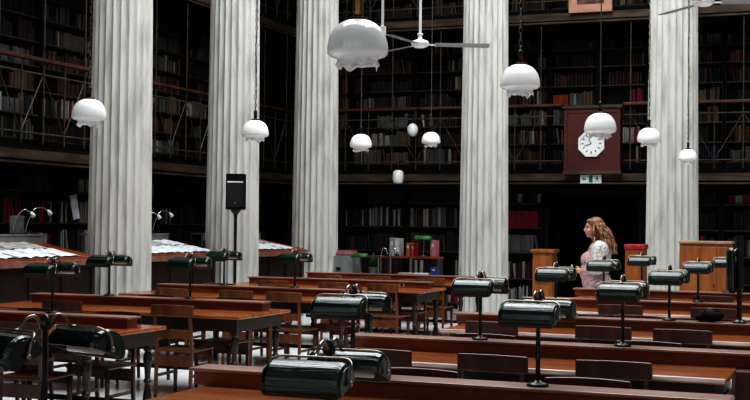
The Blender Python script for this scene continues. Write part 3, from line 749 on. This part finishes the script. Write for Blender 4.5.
# ------------------------------------------------------------------ librarian's counter between the columns
root = thing('work_table', 'dark wooden work table loaded with papers between two far columns', 'table', (-7.2, 19.05, 0))
obj('tabletop', B(-.95, .95, -.3, .3, .74, .78), M['leg'], root)
for a in (-.9, .9):
    for b in (-.25, .25): obj('leg', B(a-.03, a+.03, b-.03, b+.03, 0, .74), M['leg'], root)
root = thing('work_shelf', 'raised dark shelf on legs on the far work table', 'shelf', (-6.95, 19.15, .78))
obj('board', B(-.62, .62, -.16, .16, .27, .30), M['spine'], root)
for a in (-.6, .58): obj('side_panel', B(a, a+.03, -.15, .15, 0, .27), M['leg'], root)
root = thing('filing_box', 'light grey metal filing box at the column end of the work table', 'box', (-7.95, 19.05, .78))
obj('body', B(-.18, .18, -.15, .15, 0, .29), M['dullwhite'], root, bevel=.006); obj('label_holder', B(-.13, -.05, -.158, -.15, .05, .10), M['black'], root)
root = thing('letter_tray', 'pink tray of papers on top of the grey filing box', 'tray', (-7.95, 19.05, 1.075))
obj('tray', B(-.16, .16, -.12, .12, 0, .05), M['pink'], root, bevel=.01); obj('paper', B(-.14, .14, -.11, .11, .05, .085), M['pink'], root)
def single_lamp(x, y, z, lab):
    root = thing('desk_lamp', lab, 'lamp', (x, y, z))
    obj('base', lathe(NB(), [(0, 0), (.07, 0), (.07, .012), (.02, .03), (0, .03)], 20), M['brass'], root)
    obj('post', tube(NB(), smoothpath([(0, 0, .02), (0, .02, .2), (0, .0, .31)], 4), .009, 8), M['brass'], root)
    bm = NB(); n = 10; rings = []
    for xx, k in ((-.14, .8), (-.12, 1), (.12, 1), (.14, .8)): rings.append([bm.verts.new((xx, -.03+.07*k*math.cos(PI*i/n), .27+.075*k*math.sin(PI*i/n))) for i in range(n+1)])
    for A, Bq in zip(rings, rings[1:]):
        for i in range(n): bm.faces.new((A[i], A[i+1], Bq[i+1], Bq[i]))
    bm.faces.new(rings[0]); bm.faces.new(rings[-1][::-1])
    o = obj('shade', bm, M['leafm'], root, smooth=True); so = o.modifiers.new('s', 'SOLIDIFY'); so.thickness = .004
single_lamp(-7.62, 18.85, .781, 'bright green glass desk lamp beside the grey filing box')
single_lamp(-6.60, 19.05, 1.081, 'small green glass lamp on the raised work shelf by the pink box')
for i, (x, lab) in enumerate(((-7.25, 'short chrome gooseneck lamp on the work table, column side'), (-7.08, 'short chrome gooseneck lamp on the work table, middle'))):
    root = thing('gooseneck_lamp', lab, 'lamp', (x, 18.82+.0*i, .781))
    obj('base', lathe(NB(), [(0, 0), (.035, 0), (.036, .01), (.02, .02), (0, .022)], 16), M['black'], root)
    obj('neck', tube(NB(), smoothpath([(0, 0, .02), (0, 0, .3), (.03, .0, .42), (.08, 0, .42), (.10, 0, .36)], 5), .009, 8), M['chrome'], root, smooth=True)
    obj('lamp_head', tube(NB(), [(.10, 0, .37), (.105, 0, .34), (.11, 0, .30)], [.012, .03, .036], 12), M['black'], root, smooth=True)
# a leafy pot plant
root = thing('potted_plant', 'small dark leafy pot plant beside the bright green desk lamp', 'plant', (-7.40, 18.84, .781))
obj('pot', lathe(NB(), [(0, 0), (.06, 0), (.08, .12), (.07, .12), (.06, .1), (0, .1)], 16), M['grey'], root)
bm = NB()
for k in range(60):
    a = R.uniform(0, 2*PI); e = R.uniform(.1, 1.3); L = R.uniform(.12, .3); d = Vector((math.cos(a)*math.cos(e)*.28, math.sin(a)*math.cos(e)*.4, math.sin(e))); p = Vector((0, 0, .1)); q = p + d*L
    s = Vector((-math.sin(a), math.cos(a), 0))*.022; mid = p.lerp(q, .6) 
    V = [bm.verts.new(v) for v in (p.lerp(q, .3), mid+s, q, mid-s)]; bm.faces.new(V)
obj('foliage', bm, M['leafm'], root)
def boxthing(name, x, y, z, w, d, h, m, lab, cat, rim=None):
    root = thing(name, lab, cat, (x, y, z)); obj('body', B(-w/2, w/2, -d/2, d/2, 0, h), m, root, bevel=.004)
    obj('label_patch', B(-w/5, w/5, -d/2-.003, -d/2, h*.6, h*.8), M['paper2'], root)
boxthing('box_file', -7.15, 19.15, 1.08, .08, .22, .30, M['dullwhite'], 'white box file standing on the raised work shelf', 'box file')
boxthing('box_file', -7.06, 19.15, 1.08, .08, .22, .29, M['paper2'], 'pale grey box file standing against the white box file', 'box file')
boxthing('box_file', -6.87, 19.15, 1.08, .07, .2, .22, M['orange'], 'orange box file on the raised work shelf', 'box file')
boxthing('box_file', -6.79, 19.15, 1.08, .06, .2, .21, M['red'], 'red box file beside the orange one on the raised work shelf', 'box file')
boxthing('box_file', -6.44, 19.15, 1.08, .09, .2, .27, M['pink'], 'pink box file at the end of the raised work shelf', 'box file')
for k in range(4):
    o = obj('paper_sheet', B(-.125, .125, -.08, .08, 0, .018), M['paper'] if k % 2 else M['paper2'], loc=(-6.83+.27*(k % 2)*.99, 18.90, .781+.020*(k//2)), rot=(0, 0, R.uniform(-.04, .04)))
    tag(o, 'sheaf of papers on the far work table, %s' % ['lower one nearer the plant', 'lower one nearer the blue box', 'upper one nearer the plant', 'upper one nearer the blue box'][k], 'papers')
boxthing('card_box', -6.34, 18.87, .781, .12, .14, .14, M['blue'], 'small blue card box at the end of the work table', 'box')

# ------------------------------------------------------------------ the woman by the doorway
P = thing('person', 'woman with long wavy auburn hair in pink lace blouse reading by the doorway', 'person', (-3.23, 16.35, 0), math.radians(194))
P.scale = (1.01, 1.01, 1.018)
def capsule(bm, a, b, ra, rb, n=14, k=6, flat=None):
    a = Vector(a); b = Vector(b); pts = [a.lerp(b, i/k) for i in range(k+1)]; rr = [ra + (rb-ra)*i/k for i in range(k+1)]
    tube(bm, pts, rr, n); ell(bm, a, (ra, ra, ra), n, 8); ell(bm, b, (rb, rb, rb), n, 8)
def rem(o, v=.008, it=3):
    m = o.modifiers.new('r', 'REMESH'); m.mode = 'VOXEL'; m.voxel_size = v; m.use_smooth_shade = True
    s = o.modifiers.new('s', 'SMOOTH'); s.iterations = it; s.factor = .5
# local frame: faces +X, left side +Y
bm = NB()
hd = Vector((.05, 0, 1.545))
ell(bm, hd+Vector((-.01, 0, .045)), (.098, .078, .10), 20, 14); ell(bm, hd+Vector((.03, 0, -.035)), (.068, .058, .078), 18, 12)
ell(bm, hd+Vector((.062, 0, -.088)), (.026, .026, .022), 12, 8)                      # chin
ell(bm, hd+Vector((.105, 0, -.012)), (.020, .013, .026), 12, 8); ell(bm, hd+Vector((.094, 0, .022)), (.014, .010, .03), 10, 8)   # nose
ell(bm, hd+Vector((.088, 0, -.052)), (.017, .024, .014), 12, 8)                      # mouth
ell(bm, hd+Vector((.078, 0, .055)), (.022, .05, .014), 12, 8)                        # brow
for s in (-1, 1):
    ell(bm, hd+Vector((-.005, s*.078, .0)), (.022, .012, .032), 12, 8)               # ears
    ell(bm, hd+Vector((.055, s*.04, -.02)), (.035, .028, .03), 12, 8)                # cheeks
capsule(bm, (-.01, 0, 1.36), (.03, 0, 1.48), .062, .055)
ell(bm, (-.02, 0, 1.20), (.125, .17, .19)); ell(bm, (.07, 0, 1.13), (.12, .15, .11)); ell(bm, (.03, 0, .98), (.16, .175, .16)); ell(bm, (-.02, 0, .88), (.165, .19, .15))
for s in (-1, 1):
    capsule(bm, (-.03, s*.16, 1.32), (-.01, s*.215, 1.07), .055, .043)
    capsule(bm, (-.01, s*.215, 1.07), (.185, s*.10, 1.0), .043, .027)
    # hand: palm, four fingers curled round the book, thumb from the side
    pc = Vector((.235, s*.062, 1.0)); ell(bm, pc, (.042, .018, .038), 12, 8, Matrix.Rotation(-s*.5, 4, 'Z'))
    for i in range(4):
        z0 = .028 - i*.018; l = (.03, .034, .032, .025)[i]
        a = pc + Vector((.03, -s*.012, z0)); b = a + Vector((l, -s*.018, -.004)); c = b + Vector((l*.4, -s*.028, -.004)); e = c + Vector((-.01, -s*.02, 0))
        tube(bm, [a, b, c, e], [.0095, .009, .0085, .007], 8)
    a = pc + Vector((-.005, -s*.01, .035)); tube(bm, [a, a+Vector((.022, -s*.014, .018)), a+Vector((.045, -s*.026, .014))], [.012, .010, .008], 8)
    capsule(bm, (-.02, s*.09, .86), (.0, s*.095, .48), .10, .06); capsule(bm, (.0, s*.095, .48), (-.02, s*.10, .08), .058, .038)
    capsule(bm, (-.03, s*.10, .04), (.12, s*.115, .03), .038, .028)
body = obj('body', bm, M['skin'], P); rem(body, .0075, 3)
# eyes and lips
for s in (-1, 1):
    bm = NB(); ell(bm, hd+Vector((.078, s*.033, .022)), (.012, .012, .007), 12, 8); obj('eye', bm, M['eye'], body, smooth=True)
bm = NB(); ell(bm, hd+Vector((.101, 0, -.052)), (.008, .021, .008), 12, 8); obj('lips', bm, M['lip'], body, smooth=True)
bm = NB()
ell(bm, (-.02, 0, 1.20), (.145, .19, .205)); ell(bm, (.085, 0, 1.14), (.13, .165, .12)); ell(bm, (.055, 0, .98), (.17, .20, .18)); ell(bm, (.0, 0, .86), (.195, .215, .17)); capsule(bm, (-.03, 0, 1.3), (-.02, 0, 1.37), .12, .07)
for s in (-1, 1):
    capsule(bm, (-.03, s*.165, 1.31), (-.01, s*.218, 1.07), .075, .062); capsule(bm, (-.01, s*.218, 1.07), (.12, s*.145, 1.015), .06, .045)
o = obj('blouse', bm, M['blouse'], P); rem(o, .012, 4)
bm = NB()
for s in (-1, 1):
    ell(bm, (-.03, s*.15, 1.30), (.115, .11, .105)); capsule(bm, (-.03, s*.19, 1.28), (.0, s*.24, 1.06), .115, .10); capsule(bm, (-.0, s*.225, 1.06), (.07, s*.19, 1.03), .085, .07)
ell(bm, (-.08, 0, 1.26), (.115, .20, .16)); ell(bm, (-.06, 0, 1.10), (.14, .20, .17))
o = obj('shawl', bm, M['shawl'], P); rem(o, .012, 3)
bm = NB()
ell(bm, (-.02, 0, .82), (.185, .205, .14))
for s in (-1, 1): capsule(bm, (-.02, s*.09, .84), (-.01, s*.10, .1), .115, .075)
o = obj('trousers', bm, M['trousers'], P); rem(o, .014, 3)
for s in (-1, 1):
    bm = NB(); ell(bm, (.04, s*.11, .035), (.13, .05, .045)); box(bm, -.08, .14, s*.11-.035, s*.11+.035, 0, .02); obj('shoe', bm, M['blackmatte'], P, smooth=True)
# hair: cap plus wavy locks falling to mid back
bm = NB()
ell(bm, hd+Vector((-.035, 0, .065)), (.112, .096, .098), 20, 14); ell(bm, hd+Vector((-.075, 0, -.02)), (.085, .095, .11), 18, 12); ell(bm, hd+Vector((.045, 0, .105)), (.045, .06, .03), 12, 8)
ell(bm, hd+Vector((-.11, 0, -.13)), (.085, .12, .12), 18, 12)
for k in range(44):
    a = math.radians(-112 + 224*k/43 + R.uniform(-4, 4)) + PI
    sx, sy = math.cos(a), math.sin(a); ph = R.uniform(0, 6)
    L = R.uniform(.29, .38) if abs(k-21.5) < 17 else R.uniform(.26, .36)
    pts = []
    for j in range(10):
        t = j/9; rr = .085 + .06*min(1, t*2) + .02*math.sin(t*9+ph)
        pts.append(hd + Vector((-.035 + sx*rr*.95 - .12*t*(1 if sx < 0.2 else .2), sy*rr*1.1 + .012*math.sin(t*11+ph), .08 - t*L)))
    tube(bm, pts, [.014, .018, .02, .021, .021, .02, .019, .016, .012, .006], 8)
o = obj('hair', bm, M['hair'], P, smooth=True)
bm = NB()
for k in range(22):
    a = math.radians(-100 + 200*k/21 + R.uniform(-4, 4)) + PI
    sx, sy = math.cos(a), math.sin(a); ph = R.uniform(0, 6); pts = []
    for j in range(7):
        t = .45 + .55*j/6; rr = .162 + .016*math.sin(t*9+ph)
        pts.append(hd + Vector((-.035 + sx*rr*.95 - .12*t*(1 if sx < .2 else .2), sy*rr*1.12, .08 - t*.40)))
    tube(bm, pts, [.006, .011, .013, .013, .012, .009, .004], 6)
obj('hair_ends', bm, M['hairlight'], o, smooth=True)
root = thing('open_book', 'small open book held in the hands of the standing woman', 'book', (P.location.x, P.location.y, 0), math.radians(194))
for s in (-1, 1):
    bm = NB(); V = []
    box(bm, 0, .012, 0, .095, 0, .14); bm.transform(Matrix.Translation((.275, 0, .965)) @ Matrix.Rotation(.35, 4, 'Y') @ Matrix.Scale(s, 4, (0, 1, 0)))
    obj('page_block', bm, M['paper'], root)

# ------------------------------------------------------------------ camera and world
cam = bpy.data.cameras.new('camera'); cam.sensor_width = 36; cam.lens = F/750*36; cam.clip_end = 100
co = bpy.data.objects.new('camera', cam); C.objects.link(co)
m3 = Matrix((rt, up, -fw)).transposed().to_4x4(); co.matrix_world = Matrix.Translation((0, 0, EYE)) @ m3
cam.dof.use_dof = False
sc.camera = co
w = bpy.data.worlds.new('world'); sc.world = w; w.use_nodes = True
w.node_tree.nodes['Background'].inputs['Color'].default_value = (.7, .8, 1, 1); w.node_tree.nodes['Background'].inputs['Strength'].default_value = .05
sc.view_settings.view_transform = 'Standard'; sc.view_settings.look = 'High Contrast'
sc.view_settings.exposure = -.55
sc.cycles.max_bounces = 6
sc.cycles.use_denoising = True
